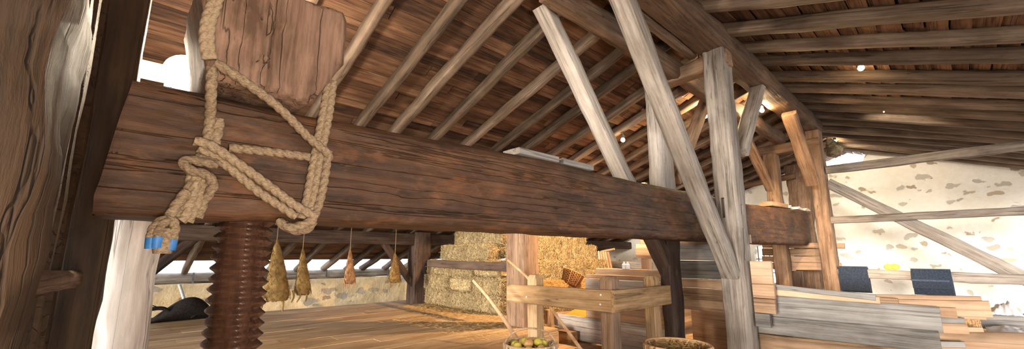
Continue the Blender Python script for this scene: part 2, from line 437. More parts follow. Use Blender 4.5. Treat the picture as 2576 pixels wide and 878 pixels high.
# ================================================================ ROOF TIMBERS
def rafters():
    us = [-.35, .35, 1.0, 1.65, 2.28, 2.77, 3.43, 4.14, 4.78, 5.28, 6.03, 6.68, 7.35, 8.05, 8.7, 9.4, 10.1, 10.8, 11.6, 12.4, 13.2, 14.0, 14.8]
    for i, u in enumerate(us):
        h = RH-.01; wd = random.uniform(.115, .15)
        v0, v1 = 2.02, 12.62; o = h/2
        timber('rafter', (u+random.uniform(-.02, .02), v0, zL(v0)+o), (u, v1, zL(v1)+o), wd, h, 'rafter_wood',
               'rough-hewn rafter on the left roof slope, %s counting from the left end' % (ORD+['eighteenth', 'nineteenth', 'twentieth', 'twenty-first', 'twenty-second', 'twenty-third'])[i], 'rafter', 'rafters of the left roof slope', wob=.014, ch=.03, sway=.05, nseg=56)
    us = [2.0, 2.8, 3.5, 4.2, 4.88, 5.62, 6.4, 7.04, 7.86, 8.6, 9.3, 10.0, 10.7, 11.4, 12.1, 12.8, 13.5, 14.2, 14.9]
    for i, u in enumerate(us):
        h = RH-.01; o = h/2; v0, v1 = 2.0, -3.1
        timber('rafter', (u, v0, zR(v0)+o), (u, v1, zR(v1)+o), random.uniform(.15, .2), h, 'rafter_wood',
               'dark squared rafter on the right roof slope, %s counting from the near end' % (ORD+['eighteenth', 'nineteenth'])[i], 'rafter', 'rafters of the right roof slope', wob=.014, ch=.03, sway=.05, nseg=34)
rafters()
timber('ridge_purlin', (-4, 1.94, 4.10), (11.35, 1.94, 4.10), .40, .27, 'purlin_wood', 'thick brown ridge timber lying on top of the front posts', 'purlin', wob=.03, ch=.03, nseg=70)
timber('second_purlin', (2.8, 2.52, 3.885), (11.0, 2.52, 3.885), .20, .27, 'purlin_wood', 'brown roof purlin carried by the rear twin posts behind the press beam', 'purlin', wob=.03, ch=.03, nseg=60)
timber('ridge_rail', (-3, 2.2, 3.985), (5.5, 2.2, 3.985), .11, .14, 'purlin_wood', 'thinner roof timber running between the ridge timber and the second purlin', 'purlin', wob=.02, nseg=50)
timber('middle_purlin', (-4, 5.72, 2.90), (15.6, 5.72, 2.90), .24, .22, 'purlin_wood', 'purlin under the middle of the left roof slope, over the hay post', 'purlin', wob=.02, nseg=70)
lp = timber('low_purlin', (-4, 9.52, 1.60), (15.6, 9.52, 1.60), .26, .29, 'oak_smoked_shade', 'smoke-dark low purlin running along above the hanging hides', 'purlin', wob=.012, nseg=80)
tie = timber('tie_beam', (5.66, 1.78, 3.85), (5.66, 3.0, 3.80), .22, .20, 'oak_brown', 'short brown tie joining the heads of the near front and rear posts', 'tie beam', wob=.02)
timber('tie_beam', (10.95, 1.78, 3.66), (10.95, 3.0, 3.66), .22, .22, 'oak_brown', 'short brown tie joining the heads of the two far twin posts', 'tie beam', wob=.02)
# wall plate on the eave wall
wp = timber('wall_plate', (-5, 12.58, .66), (16, 12.58, .66), .24, .24, 'oak_grey', 'weathered wall plate lying on the low eave wall below the bright slot', 'wall plate', wob=.03, ch=.05, nseg=90)
for u in (1.15, 2.85, 3.55, 4.2, 4.9, 6.1):
    MB().box((u, 12.445, .66), (.035, .02, .26)).build('iron_strap', 'iron', wp, origin=V3((u, 12.4, .66)))

# ================================================================ FRAME POSTS AND BRACES
fp = post('timber_post', 5.49, 1.8, -.3, 3.96, .33, .27, 'oak_grey', 'tall pale grey front post with cut mortises, reaching up to the ridge', wob=.02, ch=.02, nseg=40)
def mort(px, py0, py1, face, val, wpx):
    a = P(px, py0, face, val); b = P(px, py1, face, val); c = (a+b)/2; return c, abs(a.z-b.z)
c, h = mort(1819, 497, 548, 'x', 5.49, 8); m1 = (c, (.16, .04, h))
c, h = mort(1865, 515, 540, 'y', 1.8, 8); m2 = (c, (.07, .16, h))
c, h = mort(1873, 575, 655, 'y', 1.8, 8); m3 = (c, (.07, .16, h))
cut(fp, [m1, m2, m3])
post('timber_post', 5.31, 2.65, 1.72, 3.72, .37, .22, 'oak_grey', 'rear twin post standing above the press beam, pale left face, lit orange on its right', wob=.02, nseg=40)
post('timber_post', 5.34, 2.65, -.3, 1.72, .34, .15, 'oak_smoked_shade', 'shade-coloured post below the press beam, at the left end of the plank partition', wob=.02, nseg=24)  # lower half of the rear post, shade under the beam painted as darker oak
post('timber_post', 4.93, 5.06, 0, 2.82, .42, .44, 'oak_brown', 'stout post with a grey left face in front of the hay stack', wob=.02, ch=.025)
post('timber_post', 5.28, 9.33, 0, 1.78, .46, .40, 'oak_smoked_shade', 'dark smoke-stained post at the left end of the hay rail', wob=.03, ch=.03)
post('timber_post', 10.85, 1.76, -.3, 3.95, .36, .26, 'oak_brown', 'tall reddish-brown far post where the press beam ends', wob=.02, nseg=40)
post('timber_post', 10.8, 2.62, -.3, 3.56, .32, .26, 'oak_brown', 'orange-lit far rear post partly hidden by the end of the press beam', wob=.02, nseg=40)
post('timber_post', 12.3, 2.34, -.3, 3.5, .3, .46, 'oak_brown', 'broad brown post standing behind the two far twin posts', wob=.05, nseg=30)
def brace(a, b, w, h, mat, label, **k):
    return timber('brace', a, b, w, h, mat, label, 'brace', 'diagonal braces', hint=B_, wob=.014, **k)
def ext(a, b, z):   # carry the line a-b on up to height z
    d = b-a; return a+d*((z-a.z)/d.z)
a, b = P(1838, 690, 'y', 1.93), P(1566, 0, 'y', 1.93)
brace(a, ext(a, b, 3.96), .17, .2, 'oak_grey', 'long grey diagonal brace from the front post, its foot notched in the post')
a, b = P(1566, 440, 'y', 2.76), P(1366, 20, 'y', 2.76)
a2 = P(1662, 668, 'y', 2.76); b2 = ext(a, b, 3.9)
brace(ext(b2, a, 1.70), b2, .16, .19, 'oak_grey', 'long grey diagonal brace behind the press beam, left of the front brace')
brace(ext(b2, a, .93), ext(b2, a, 1.70), .16, .21, 'oak_smoked_shade', 'shade-coloured brace under the press beam, rising left from the partition post')  # same brace carried on down, its shade put into the wood colour
brace(P(1697, 455, 'y', 2.76), P(1776, 248, 'y', 2.76), .15, .17, 'oak_brown', 'brightly lit short brace right behind the front post, rising to the right')
brace(P(1862, 385, 'y', 1.93), P(1910, 205, 'y', 1.93), .14, .2, 'oak_grey', 'short brace rising right from the front post to the ridge timber')
brace(P(1938, 475, 'y', 2.80), P(1872, 338, 'y', 2.80), .14, .18, 'oak_brown', 'brown brace rising left from the far rear post')
brace(P(2045, 462, 'y', 1.88), P(1985, 285, 'y', 1.88), .14, .24, 'oak_brown', 'reddish brace rising left from the tall far post to the ridge')
brace(P(1042, 722, 'y', 9.5), P(958, 600, 'y', 9.5), .14, .17, 'oak_smoked_shade', 'dark brace rising left from the smoke-stained post by the hay')
brace(P(352, 705, 'y', 9.5), P(525, 572, 'y', 9.5), .16, .2, 'oak_smoked_shade', 'dark brace rising right beside the white-lit post, above the backpack')

# left press cheeks
pl = post('press_cheek', -.85, 1.04, -.05, 2.75, .70, .48, 'oak_pillar', 'massive cracked dark pillar filling the left edge of the view', wob=.05, ch=.05, nseg=60)
gv = MB()
for k in range(10):
    v = 1.535+k*.125
    timber_mb((-.335+.03*(k % 2), v+.06, -.04), (-.335+.03*(k % 2), v+.06, 2.6), .118, .16, hint=A_, mb=gv, tone=random.random(), wob=.014)
gp = gv.build('grooved_panel', 'oak_pillar'); tag(gp, 'dark panel of upright grooved staves between the left pillar and the white-lit post', 'panel')
timber('cross_bar', (-.205, 1.49, 1.13), (-.205, 2.82, 1.09), .075, .06, 'oak_brown', 'short horizontal bar crossing the grooved staves beside the left pillar', 'bar', wob=.005, taper=1.35)
post('press_cheek', -.32, 2.80, -.05, 2.6, .235, .16, 'oak_pillar', 'narrow dark post edge left of the white-lit post', wob=.02)
timber('press_cheek', (-.01, 3.10, -.02), (-.01, 3.10, 1.95), .20, .21, 'oak_lit_white', 'white-lit post, brightness in its colour, below the near end of the press beam', 'post', hint=V3((.87, -.5, 0)), wob=.022, ch=.03, nseg=30)
# ================================================================ PRESS BEAM
VB0, VB1 = 2.2, 2.60
top = [(330, 193), (560, 240), (780, 290), (900, 312), (1080, 346), (1300, 386), (1400, 406), (1480, 427), (1600, 455), (1700, 475), (1745, 482), (1885, 513), (1960, 522), (2036, 531)]
bot = [(262, 538), (450, 548), (800, 556), (1000, 568), (1300, 581), (1600, 597), (1760, 603), (1885, 612), (2030, 616)]
def prof(l):
    return sorted((p.x, p.z) for p in (P(x, y, 'y', VB0) for x, y in l))
tp, bt = prof(top), prof(bot)
def interp(l, u):
    if u <= l[0][0]: return l[0][1]
    for (a, za), (b, zb) in zip(l, l[1:]):
        if u <= b: return za+(zb-za)*(u-a)/(b-a)
    return l[-1][1]
u0, u1 = P(242, 470, 'y', VB0).x, P(2036, 570, 'y', VB0).x
bm_ = MB(); R = []; N = 150; m = 12
ea = P(330, 193, 'y', VB0); eb = P(240, 470, 'y', VB0); ec = P(262, 538, 'y', VB0)
for i in range(N+1):
    t = i/N; u = u0+(u1-u0)*t**1.5
    zt, zb = interp(tp, u), interp(bt, u)
    if u < ea.x+.0: zt = min(zt, eb.z+(ea.z-eb.z)*max(0, (u-u0)/(ea.x-u0+1e-6)))
    if u > u1-.25: zb += .10*(u-u1+.25)/.25
    ring = []
    ch = .035
    for (va, za, vb, zb_) in ((VB0, zb+ch, VB0, zt-ch), (VB0+ch, zt, VB1-ch, zt), (VB1, zt-ch, VB1, zb+ch), (VB1-ch, zb, VB0+ch, zb)):
        for k in range(m):
            f = k/(m-1); v = va+(vb-va)*f; z = za+(zb_-za)*f
            d = .012*noise.noise(V3((u*3, v*5, z*5)))+.007*noise.noise(V3((u*11, v*13, z*13)))
            ring.append(V3((u+.02*noise.noise(V3((z*9, v*9, 2))) if i in (0,) else u, v+d, z+d*.8)))
    R.append(ring)
bm_.rings(R)
beam = bm_.build('press_beam', 'oak_dark', origin=V3((u0, VB0, 1.4)), basis=Matrix.Identity(3), sharp=55)
tag(beam, 'huge dark adze-hewn press beam running across the whole barn', 'beam')
# nut block lashed on top
bl = [(500, -60), (512, 60), (520, 150), (528, 250), (540, 330), (700, 330), (775, 300), (800, 240), (845, 182), (868, 160), (882, 50), (868, 28), (770, -2), (740, -60)]
pts = [P(x, y, 'y', 2.08) for x, y in bl]
zmin = 1.93
pts = [V3((p.x, p.y, max(p.z, interp(tp, p.x)+.03))) for p in pts]
bk = MB(); R = []
cx = sum(p.x for p in pts)/len(pts); cz = sum(p.z for p in pts)/len(pts)
dense = []
for i in range(len(pts)):
    a, b = pts[i], pts[(i+1) % len(pts)]
    n = max(1, int((b-a).length/.03))
    for k in range(n): dense.append(a+(b-a)*(k/n))
VS = [(.35, 2.085), (.7, 2.08), (.9, 2.08), (1, 2.10), (1, 2.2), (1, 2.35), (1, 2.5), (1, 2.65), (1, 2.80), (.95, 2.84), (.6, 2.85)]
for s_, v in VS:
    R.append([V3((cx+(p.x-cx)*s_, v, cz+(p.z-cz)*s_)) for p in dense])
bk.rings(R)
nv = []
for p in bk.v:
    p = V3(p); d = .02*noise.noise(V3((p.x*14, p.y*5, p.z*2.5)))+.012*noise.noise(V3((p.x*34, p.y*30, p.z*7)))+.018*noise.noise(p*4)
    nv.append(tuple(p+V3((d*.5, -d if p.y < 2.4 else d, d*.2))))
bk.v = nv
Bz = Matrix((V3((0, 0, 1)), V3((0, 1, 0)), V3((-1, 0, 0)))).transposed()
blk = bk.build('wedge_block', 'oak_block', origin=V3((cx, 2.1, cz)), basis=Bz, sharp=60)
tag(blk, 'big weathered wooden block lashed with rope on top of the press beam', 'wooden block')

# ropes
def rope_path(pix, v):
    return [P(x, y, 'y', v if not isinstance(v, (list, tuple)) else v[i]) for i, (x, y) in enumerate(pix)]
def strand_part(name, pts, r, parent, n=22, tone=.5, mat='rope'):
    return MB().tube(catmull(pts, n), r, seg=18, rope=1, tone=tone).build(name, mat, parent, origin=V3(pts[0]), sharp=70)
lr = thing('lashing_rope', P(785, 548, 'y', 2.17), 'thick hemp rope lashed in diagonals around the press beam and block', 'rope')
rr = .0205
S = [([(541, 158), (600, 195), (700, 270), (775, 345), (812, 375), (827, 393), (815, 405)], [2.03, 2.03, 2.08, 2.12, 2.12, 2.14, 2.165]),
     ([(838, 205), (828, 285), (815, 350), (800, 430), (785, 510), (775, 545)], 2.165),
     ([(825, 210), (812, 290), (798, 360), (785, 430), (770, 510), (758, 550)], 2.175),
     ([(826, 380), (818, 440), (806, 500), (790, 545), (785, 556)], 2.15),
     ([(575, 372), (640, 378), (710, 386), (778, 395)], 2.168),
     ([(488, 354), (530, 366), (590, 405), (680, 470), (740, 515), (795, 546)], 2.135),
     ([(500, 372), (545, 395), (600, 440), (650, 482), (700, 515), (745, 545)], 2.168),
     ([(700, 556), (725, 572), (760, 566), (790, 552)], [2.2, 2.17, 2.15, 2.14]),
     ([(712, 562), (740, 580), (775, 575), (788, 556)], [2.24, 2.2, 2.17, 2.15]),
     ([(534, 170), (531, 230), (528, 300), (522, 352)], [2.05, 2.06, 2.16, 2.168]),
     ([(552, 300), (548, 330), (540, 362)], 2.172)]
for pix, v in S: strand_part('rope_strand', rope_path(pix, v), rr, lr, tone=random.uniform(.3, .7))
for dx, w_ in ((0, 0), (15, .0)):
    strand_part('rope_strand', [P(548+dx, -50, 'y', 2.05), P(532+dx, 10, 'y', 2.04), P(516+dx, 60, 'y', 2.04), P(513+dx, 110, 'y', 2.05), P(520+dx, 150, 'y', 2.06)], .018, lr, tone=.95)
kr = thing('knotted_rope', P(465, 545, 'y', 2.15), 'knotted rope bunch hanging under the beam end with blue taped tails', 'rope')
S = [([(548, 415), (510, 408), (475, 402), (462, 410), (480, 428), (520, 440), (536, 465), (520, 497)], [2.14, 2.14, 2.14, 2.13, 2.12, 2.12, 2.12, 2.15]),
     ([(490, 395), (530, 405), (560, 412)], 2.165),
     ([(496, 430), (492, 470), (478, 510), (466, 545), (455, 556)], 2.14),
     ([(508, 430), (506, 475), (494, 515), (480, 545), (472, 558)], 2.15),
     ([(482, 430), (478, 465), (464, 505), (452, 535), (446, 552)], 2.15),
     ([(520, 440), (518, 480), (508, 520), (496, 548)], 2.16),
     ([(470, 480), (452, 505), (438, 525), (424, 552)], 2.12),
     ([(430, 545), (398, 560), (382, 585), (380, 606)], 2.11),
     ([(428, 550), (408, 565), (398, 585), (396, 604)], 2.10),
     ([(428, 550), (440, 565), (437, 590), (432, 610)], 2.11)]
ends = []
for i, (pix, v) in enumerate(S):
    pts = rope_path(pix, v); so_ = strand_part('rope_strand', pts, .019 if i < 7 else .0165, kr, tone=random.uniform(.2, .6))
    if i >= 7: ends.append((pts[-2], pts[-1], so_))
for a, b, so_ in ends:
    d = (b-a).normalized()
    o = MB().tube([b-d*.012, b+d*.006, b+d*.03], .0185, seg=14).build('tape', 'tape', so_, origin=b); o['label'] = 'blue tape around the rope tail'
MB().tube(catmull([P(418, 575, 'y', 2.12), P(412, 610, 'y', 2.12), P(408, 638, 'y', 2.12)], 6), lambda t: .022+.012*sin(t*pi*.8), seg=12).build('frayed_end', 'rope', kr, origin=P(412, 610, 'y', 2.12))

# ================================================================ SCREW
sw = MB(); c = V3((.405, 2.42, 0)); pitch = .0495; seg = 56; ro, ri = .128, .098
zs = []; z = -.04
while z < 1.50: zs.append(z); z += pitch/8
R = []
for z in zs:
    ring = []
    for k in range(seg):
        th = 2*pi*k/seg; ph = (z/pitch+th/(2*pi)) % 1
        tri = 1-abs(2*ph-1); r = ri+(ro-ri)*tri**.9
        r += .0025*noise.noise(V3((cos(th)*2, sin(th)*2, z*25)))
        ring.append(c+V3((r*cos(th), r*sin(th), z)))
    R.append(ring)
sw.rings(R)
tag(sw.build('press_screw', 'screw_wood', origin=V3(c), basis=Bz, sharp=42), 'dark threaded wooden screw standing under the near end of the press beam', 'screw')

# boards and papers on the beam
def slab(name, a, b, w, h, mat, label, cat, group=None, hint=Z_):
    return timber(name, a, b, w, h, mat, label, cat, group, wob=.004, ch=.004, hint=hint)
def onbeam(u, dz): return interp(tp, u)+dz
for (xa, xb, lab) in ((1292, 1392, 'loose grey board lying on the press beam, left of a smaller one'), (1402, 1478, 'small grey board lying on the press beam, right of a longer one')):
    ua, ub = P(xa, 390, 'y', 2.3).x, P(xb, 420, 'y', 2.3).x
    z = max(onbeam(ua, .0), onbeam(ub, .0), onbeam((ua+ub)/2, 0))+.035
    slab('loose_board', (ua, 2.33, z), (ub, 2.33, z), .2, .05, 'plank_grey', lab, 'board')
ua, ub = P(1932, 515, 'y', 2.3).x, P(1975, 522, 'y', 2.3).x
slab('loose_board', (ua, 2.34, onbeam(ua, .07)), (ub, 2.34, onbeam(ub, .06)), .2, .08, 'plank_pale', 'pale block of wood on the far end of the press beam', 'board')
for k, (x, s_) in enumerate(((1984, .3), (2008, .36), (2026, .24))):
    u = P(x, 525, 'y', 2.3).x
    for q in range(2):
        o = MB().box((u, 2.36, onbeam(u, .035+q*.028)), (s_, .22, .024), Matrix.Rotation(.2*q-.1*k, 3, 'Z')).build('paper_bundle', 'paper', origin=V3((u, 2.36, onbeam(u, .035+q*.028))))
        tag(o, '%s bundle of pale papers on the far beam end, %s' % (('upper', 'lower')[1-q], ('nearest the wood block', 'in the middle', 'nearest the far post')[k]), 'papers', 'paper bundles on the beam')

# ================================================================ HAY
def bale_mesh(k):
    random.seed(40+k); mb = MB(); lx, ly, lz = .50, .95, .355
    def face(o, a, b, na, nb):
        vs = []
        for i in range(na+1):
            for j in range(nb+1):
                p = o+a*(i/na)+b*(j/nb)
                d = .022*noise.noise(p*6+V3((k*9, 0, 0)))+.022*noise.noise(p*19)-.016*max(0, abs(p.x)/lx+abs(p.y)/ly+abs(p.z)/lz-.78)/.4
                e = p.copy(); q_ = sorted((abs(p.x)*2/lx, abs(p.y)*2/ly, abs(p.z)*2/lz)); t_ = max(0, q_[1]-.72)/.28; p = p*(1-.075*t_*t_)
                vs.append(p+V3((e.x/lx, e.y/ly, e.z/lz))*d*2.0)
        fs = [(i*(nb+1)+j, (i+1)*(nb+1)+j, (i+1)*(nb+1)+j+1, i*(nb+1)+j+1) for i in range(na) for j in range(nb)]
        for f in fs: mb.add([vs[q] for q in f], [(0, 1, 2, 3)], random.uniform(.40, .60))
    x, y, z = lx/2, ly/2, lz/2; X, Y, Z = V3((lx, 0, 0)), V3((0, ly, 0)), V3((0, 0, lz))
    face(V3((-x, -y, -z)), Z, Y, 8, 16); face(V3((x, -y, -z)), Y, Z, 16, 8)
    face(V3((-x, -y, -z)), X, Z, 10, 8); face(V3((-x, y, -z)), Z, X, 8, 10)
    face(V3((-x, -y, z)), X, Y, 10, 16); face(V3((-x, -y, -z)), Y, X, 16, 10)
    for i in range(2600):
        f = random.randrange(5)
        p = V3((random.uniform(-x, x), random.uniform(-y, y), random.uniform(-z, z)))
        nrm = V3((0, 0, 0))
        if f in (0, 4): p.x = -x; nrm.x = -1
        elif f == 1: p.y = -y; nrm.y = -1
        elif f == 2: p.z = z; nrm.z = 1
        else: p.y = y if random.random() < .5 else p.y; p.x = x if p.y != y else p.x
        d = V3((random.gauss(0, 1), random.gauss(0, 1), random.gauss(0, 1.3)))
        d -= nrm*d.dot(nrm)*.75
        mb.strand(p+nrm*.006, d, random.uniform(.06, .17), .0034, random.random())
    return mb
BAL = [bale_mesh(k).build('hay_bale', 'hay', sharp=80) for k in range(3)]
random.seed(11)
used = [0]; nb_ = {}
def bale(x, y, z, lab, along='V'):
    i = used[0]; used[0] += 1
    src = BAL[i % 3]
    if i < 3: o = src
    else: o = src.copy(); COL.objects.link(o)
    o.location = (x, y, z+.178); o.rotation_euler = (0, 0, random.uniform(-.03, .03)+(pi if random.random() < .3 and along == 'V' else 0))
    if along == 'U': o.rotation_euler.z = pi/2+random.uniform(-.03, .03)
    o.scale = (1, 1, random.uniform(.92, .96)); tag(o, lab, 'hay bale', 'hay bales in the stack')
lay = ['bottom', 'second', 'third', 'fourth', 'top']
cfgL = [(5.60, [8.82, 7.86, 6.90]), (5.60, [8.82, 7.86, 6.90]), (5.62, [8.80, 7.84, 6.95]), (5.86, [8.55, 7.6]), (6.15, [8.4, 7.5])]
for k, (u, vs) in enumerate(cfgL):
    for i, v in enumerate(vs):
        bale(u+.26+random.uniform(-.03, .03), v+random.uniform(-.03, .03), k*.36, "hay bale on the stack's left front, %s layer, %s from the dark post" % (lay[k], ORD[i]))
cfgR = [(5.45, [6.35, 7.3, 8.3]), (5.90, [6.4, 7.36, 8.34]), (6.05, [6.5, 7.46, 8.40]), (6.42, [6.7, 7.66, 8.42]), (6.62, [7.25, 8.25])]
for k, (v, us) in enumerate(cfgR):
    for i, u in enumerate(us):
        bale(u, v+.25+random.uniform(-.03, .03), k*.36, "hay bale on the stack's lit right side, %s layer, %s from the stout post" % (lay[k], ORD[i]), 'U')
lo = MB()
for i in range(5200):
    r = random.random()
    if r >= .55: continue
    if r < .55: x, y, z = random.uniform(5.9, 7.9), min(5.9, max(5.43, random.gauss(5.64, .15))), 0; z = .41+.24*min(1, (y-5.42)*4.4)+random.uniform(0, .03)
    elif r < .8: x, y, z = random.gauss(5.2, .3), random.uniform(5.4, 9.2), .008
    else: x, y, z = random.uniform(3.6, 5.5), random.uniform(4.7, 7.5), .006
    lo.strand(V3((x, y, z)), V3((random.gauss(0, 1), random.gauss(0, 1), random.gauss(0, .25 if r < .55 else .06))), random.uniform(.06, .16), .0025, random.random())
hp = []
for i in range(13):
    t = i/12; v = 5.42+.5*t
    hp.append([V3((5.9+2.1*k/16, v+.03*noise.noise(V3((k*.7, i*.6, 2))), .38+.24*min(1, t*2.2)+.04*noise.noise(V3((k*.9, i*.8, 0))))) for k in range(17)])
lo.add([p for r in hp for p in r], [(i*17+k, i*17+k+1, (i+1)*17+k+1, (i+1)*17+k) for i in range(12) for k in range(16)])
tag(lo.build('loose_hay', 'straw_loose', sharp=80), 'loose hay slumped at the foot of the lit side of the stack', 'hay', kind='stuff')
lo = MB()
for i in range(2600):
    if random.random() < .5: x, y = random.gauss(5.2, .28), random.uniform(5.7, 9.2)
    else: x, y = random.uniform(3.7, 5.5), random.uniform(4.7, 7.5)
    lo.strand(V3((x, y, .008)), V3((random.gauss(0, 1), random.gauss(0, 1), random.gauss(0, .05))), random.uniform(.05, .13), .0016, random.random())
tag(lo.build('floor_straw', 'straw_loose', sharp=80), 'stray straws strewn over the floorboards before the hay', 'straw', kind='stuff')
timber('hay_rail', P(1078, 664, 'x', 5.36), P(1278, 671, 'x', 5.22), .08, .17, 'oak_smoked_shade', 'grey rail across the front of the hay stack between two posts', 'rail', wob=.012, sway=.03)

# ================================================================ FENCE
fx, fy, zt = 4.05, 2.72, .80
fz = -.3
gr = thing('guard_fence', (fx, fy, fz), 'L-shaped guard fence of brown oak boards on three posts around the pit', 'fence')
def fpost(u, v, du, dv, z1, mat='fence_oak'):
    mb, B, o = timber_mb((u, v, fz), (u, v, z1-.05), dv, du, hint=A_, wob=.004, ch=.012)
    # chamfered cap
    R = []
    for s_, z in ((1, z1-.055), (1, z1-.045), (.72, z1)):
        R.append([V3((u+a*du/2*s_*.97, v+b*dv/2*s_*.97, z)) for a, b in ((-1, -1), (1, -1), (1, 1), (-1, 1))])
    mb.rings(R)
    return mb.build('fence_post', mat, gr, origin=V3((u, v, fz)), basis=B)
cpn = P(1517, 700, 'x', 4.16)
fpost(4.17, 2.83, .17, .17, .955, 'oak_brown')
lpn = P(1344, 690, 'x', 4.14)
fpost(4.16, lpn.y, .16, .17, .93)
fpost(5.15, 2.83, .17, .15, .93)
fb = timber('fence_board', (fx, fy-.05, .685), (fx, P(1278, 740, 'x', fx).y, .665), .05, .245, 'fence_oak', parent=gr, wob=.006, ch=.008)
timber('fence_board', (fx-.03, fy-.03, .685), (5.36, fy-.03, .68), .05, .245, 'fence_oak', parent=gr, wob=.006, ch=.008)
for (x, y) in ((1324, 747), (1511, 742), (1510, 766)):
    p = P(x, y, 'x', fx-.027); MB().sphere(p, .012, 10, 6, (.5, 1, 1)).build('bolt_head', 'sheet_metal', fb, origin=p)

# sticks
def stick(pts, r, label):
    o = MB().tube(catmull(pts, 6), r, seg=10).build('pole', 'stick_wood', origin=V3(pts[0])); return tag(o, label, 'pole')
_q, _r = P(1304, 858, 'x', 3.30), P(1262, 795, 'x', 3.36)
stick([_q+(_q-_r)*((_q.z-.012)/(_r.z-_q.z)), _q, P(1262, 795, 'x', 3.36), P(1225, 745, 'x', 3.40), P(1191, 706, 'x', 3.44)], lambda t: .026-.006*t, 'pale wooden pole leaning out of the apple basket towards the hay')
stick([P(1502, 935, 'x', 4.46), P(1420, 822, 'x', 4.42), P(1375, 762, 'x', 4.38), P(1328, 700, 'x', 4.40), P(1278, 655, 'x', 4.45)], lambda t: .024-.006*t, 'crooked pole leaning behind the fence, right of the apple basket')

# ================================================================ BASKETS
def basket(name, c, r0, r1, h, mats, label, tilt=None, handle=False, seg=28, rows=9, rim_r=.022, sr=.009):
    root = thing(name, c, label, 'basket')
    c = V3(c); Mx = Matrix.Translation(c) @ (tilt.to_4x4() if tilt is not None else Matrix.Identity(4))
    body = MB(); n = seg*4
    def R_(z): return r0+(r1-r0)*(z/h)**.8
    outer = []; inner = []
    NZ = rows*4
    for j in range(NZ+1):
        z = h*j/NZ; ro_ = []; ri_ = []
        for k in range(n):
            th = 2*pi*k/n; wv = sin(th*seg/2+(pi if int(z/h*rows) % 2 else 0))*.008+abs(sin(z/h*rows*pi))*.006
            q = R_(z)+wv; ro_.append(Mx @ V3((q*cos(th), q*sin(th), z))); q -= .02; ri_.append(Mx @ V3((q*cos(th), q*sin(th), max(z, .015))))
        outer.append(ro_); inner.append(ri_)
    body.rings(outer+inner[::-1], True)
    body.build('body', mats[0], root, origin=c, sharp=70)
    st = MB()
    for k in range(seg):
        th = 2*pi*k/seg
        pts = [Mx @ V3(((R_(h*f)+.012)*cos(th), (R_(h*f)+.012)*sin(th), h*f)) for f in (0, .35, .7, 1.0)]
        pts.append(Mx @ V3(((R_(h)-.0)*cos(th), R_(h)*sin(th), h+.012)))
        pts.append(Mx @ V3(((R_(h)-.028)*cos(th), (R_(h)-.028)*sin(th), h-.02)))
        tv = V3((-sin(th), cos(th), 0))
        st.rings([[q+tv*(sr*1.7*cos(a))+V3((cos(th), sin(th), 0))*(sr*.6*sin(a)) for a in (0, pi/3, 2*pi/3, pi, 4*pi/3, 5*pi/3)] for q in pts], True, random.random())
    st.build('stakes', mats[1], root, origin=c, sharp=60)
    rm = MB(); rm.tube([Mx @ V3((R_(h)*cos(2*pi*k/48), R_(h)*sin(2*pi*k/48), h)) for k in range(48)], .013, seg=8, close=True)
    rm.build('rim', mats[1], root, origin=c)
    if handle:
        ha = radians(handle)
        pts = [Mx @ V3((R_(h)*cos(ha)*cos(pi*t/14)*1.0, R_(h)*sin(ha)*cos(pi*t/14), h-.03+.17*sin(pi*t/14))) for t in range(15)]
        MB().tube(pts, .009, seg=8).build('handle', 'wicker_pale', root, origin=c)
    return root
bc = V3((2.87, 2.85, 0)); 
basket('apple_basket', bc, .19, .245, .375, ('wicker_pale', 'wicker_pale'), 'woven splint basket with a hoop handle, full of apples, before the fence', handle=137)
ap = [(-.12, -.10, 0), (.0, -.14, 1), (.12, -.06, 0), (-.14, .03, 0), (-.02, .0, 1), (.1, .07, 1), (-.08, .13, 0), (.04, .14, 1), (.155, .02, 0), (-.06, -.03, 1), (.05, -.05, 0), (.0, .07, 0)]
for i, (x, y, kk) in enumerate(ap):
    mb = MB(); r = .043; prf = []
    for q in range(11):
        a = pi*q/10; prf.append((max(.002, r*sin(a)*(1+.06*cos(a))), -r*.92*cos(a)+(-.010 if q == 10 else (.006 if q == 0 else 0))))
    p = bc+V3((x, y, .345+(.04 if i in (4, 9, 10, 11) else (.015 if y > 0 or x > 0 else 0))))
    mb.lathe(prf, p, 16)
    o = mb.build('apple', ('apple_green', 'apple_russet')[kk], origin=p)
    MB().tube([p+V3((0, 0, .03)), p+V3((.006, 0, .055))], .0025, seg=6).build('stem', 'wicker', o, origin=p)
    pos = ['left front', 'front', 'right front', 'far left', 'middle top', 'right', 'left back', 'back', 'far right', 'top left', 'top right', 'top back'][i]
    tag(o, '%s apple in the handled basket, at the %s of the heap' % (('yellow-green', 'russet')[kk], pos), 'apple', 'apples in the basket')
b2 = V3((3.30, 1.62, 0))
basket('straw_basket', b2, .2, .25, .49, ('wicker', 'wicker'), 'deep brown woven basket of straw standing by the foot of the tall front post', rim_r=.03)
s = MB()
for i in range(900):
    a = random.uniform(0, 2*pi); r = .215*random.random()**.5
    s.strand(b2+V3((r*cos(a), r*sin(a), .44+random.uniform(-.02, .03))), V3((random.gauss(0, 1), random.gauss(0, 1), random.gauss(0, .25))), random.uniform(.05, .14), .0022, random.random())
s.lathe([(.002, .40), (.21, .40), (.21, .425), (.1, .44), (.002, .445)], b2, 20)
tag(s.build('straw_fill', 'straw_loose', sharp=80), 'straw filling the deep brown basket beside the front post', 'straw', kind='stuff')
bw = P(1432, 716, 'x', 6.85)
basket('wicker_basket', bw, .155, .22, .27, ('wicker', 'wicker'), 'small wicker basket lying tilted on the hay slope behind the fence', tilt=Matrix.Rotation(radians(24), 3, V3((.68, .73, 0))) @ Matrix.Rotation(radians(8), 3, V3((-.73, .68, 0))), seg=30, rows=11, sr=.004)

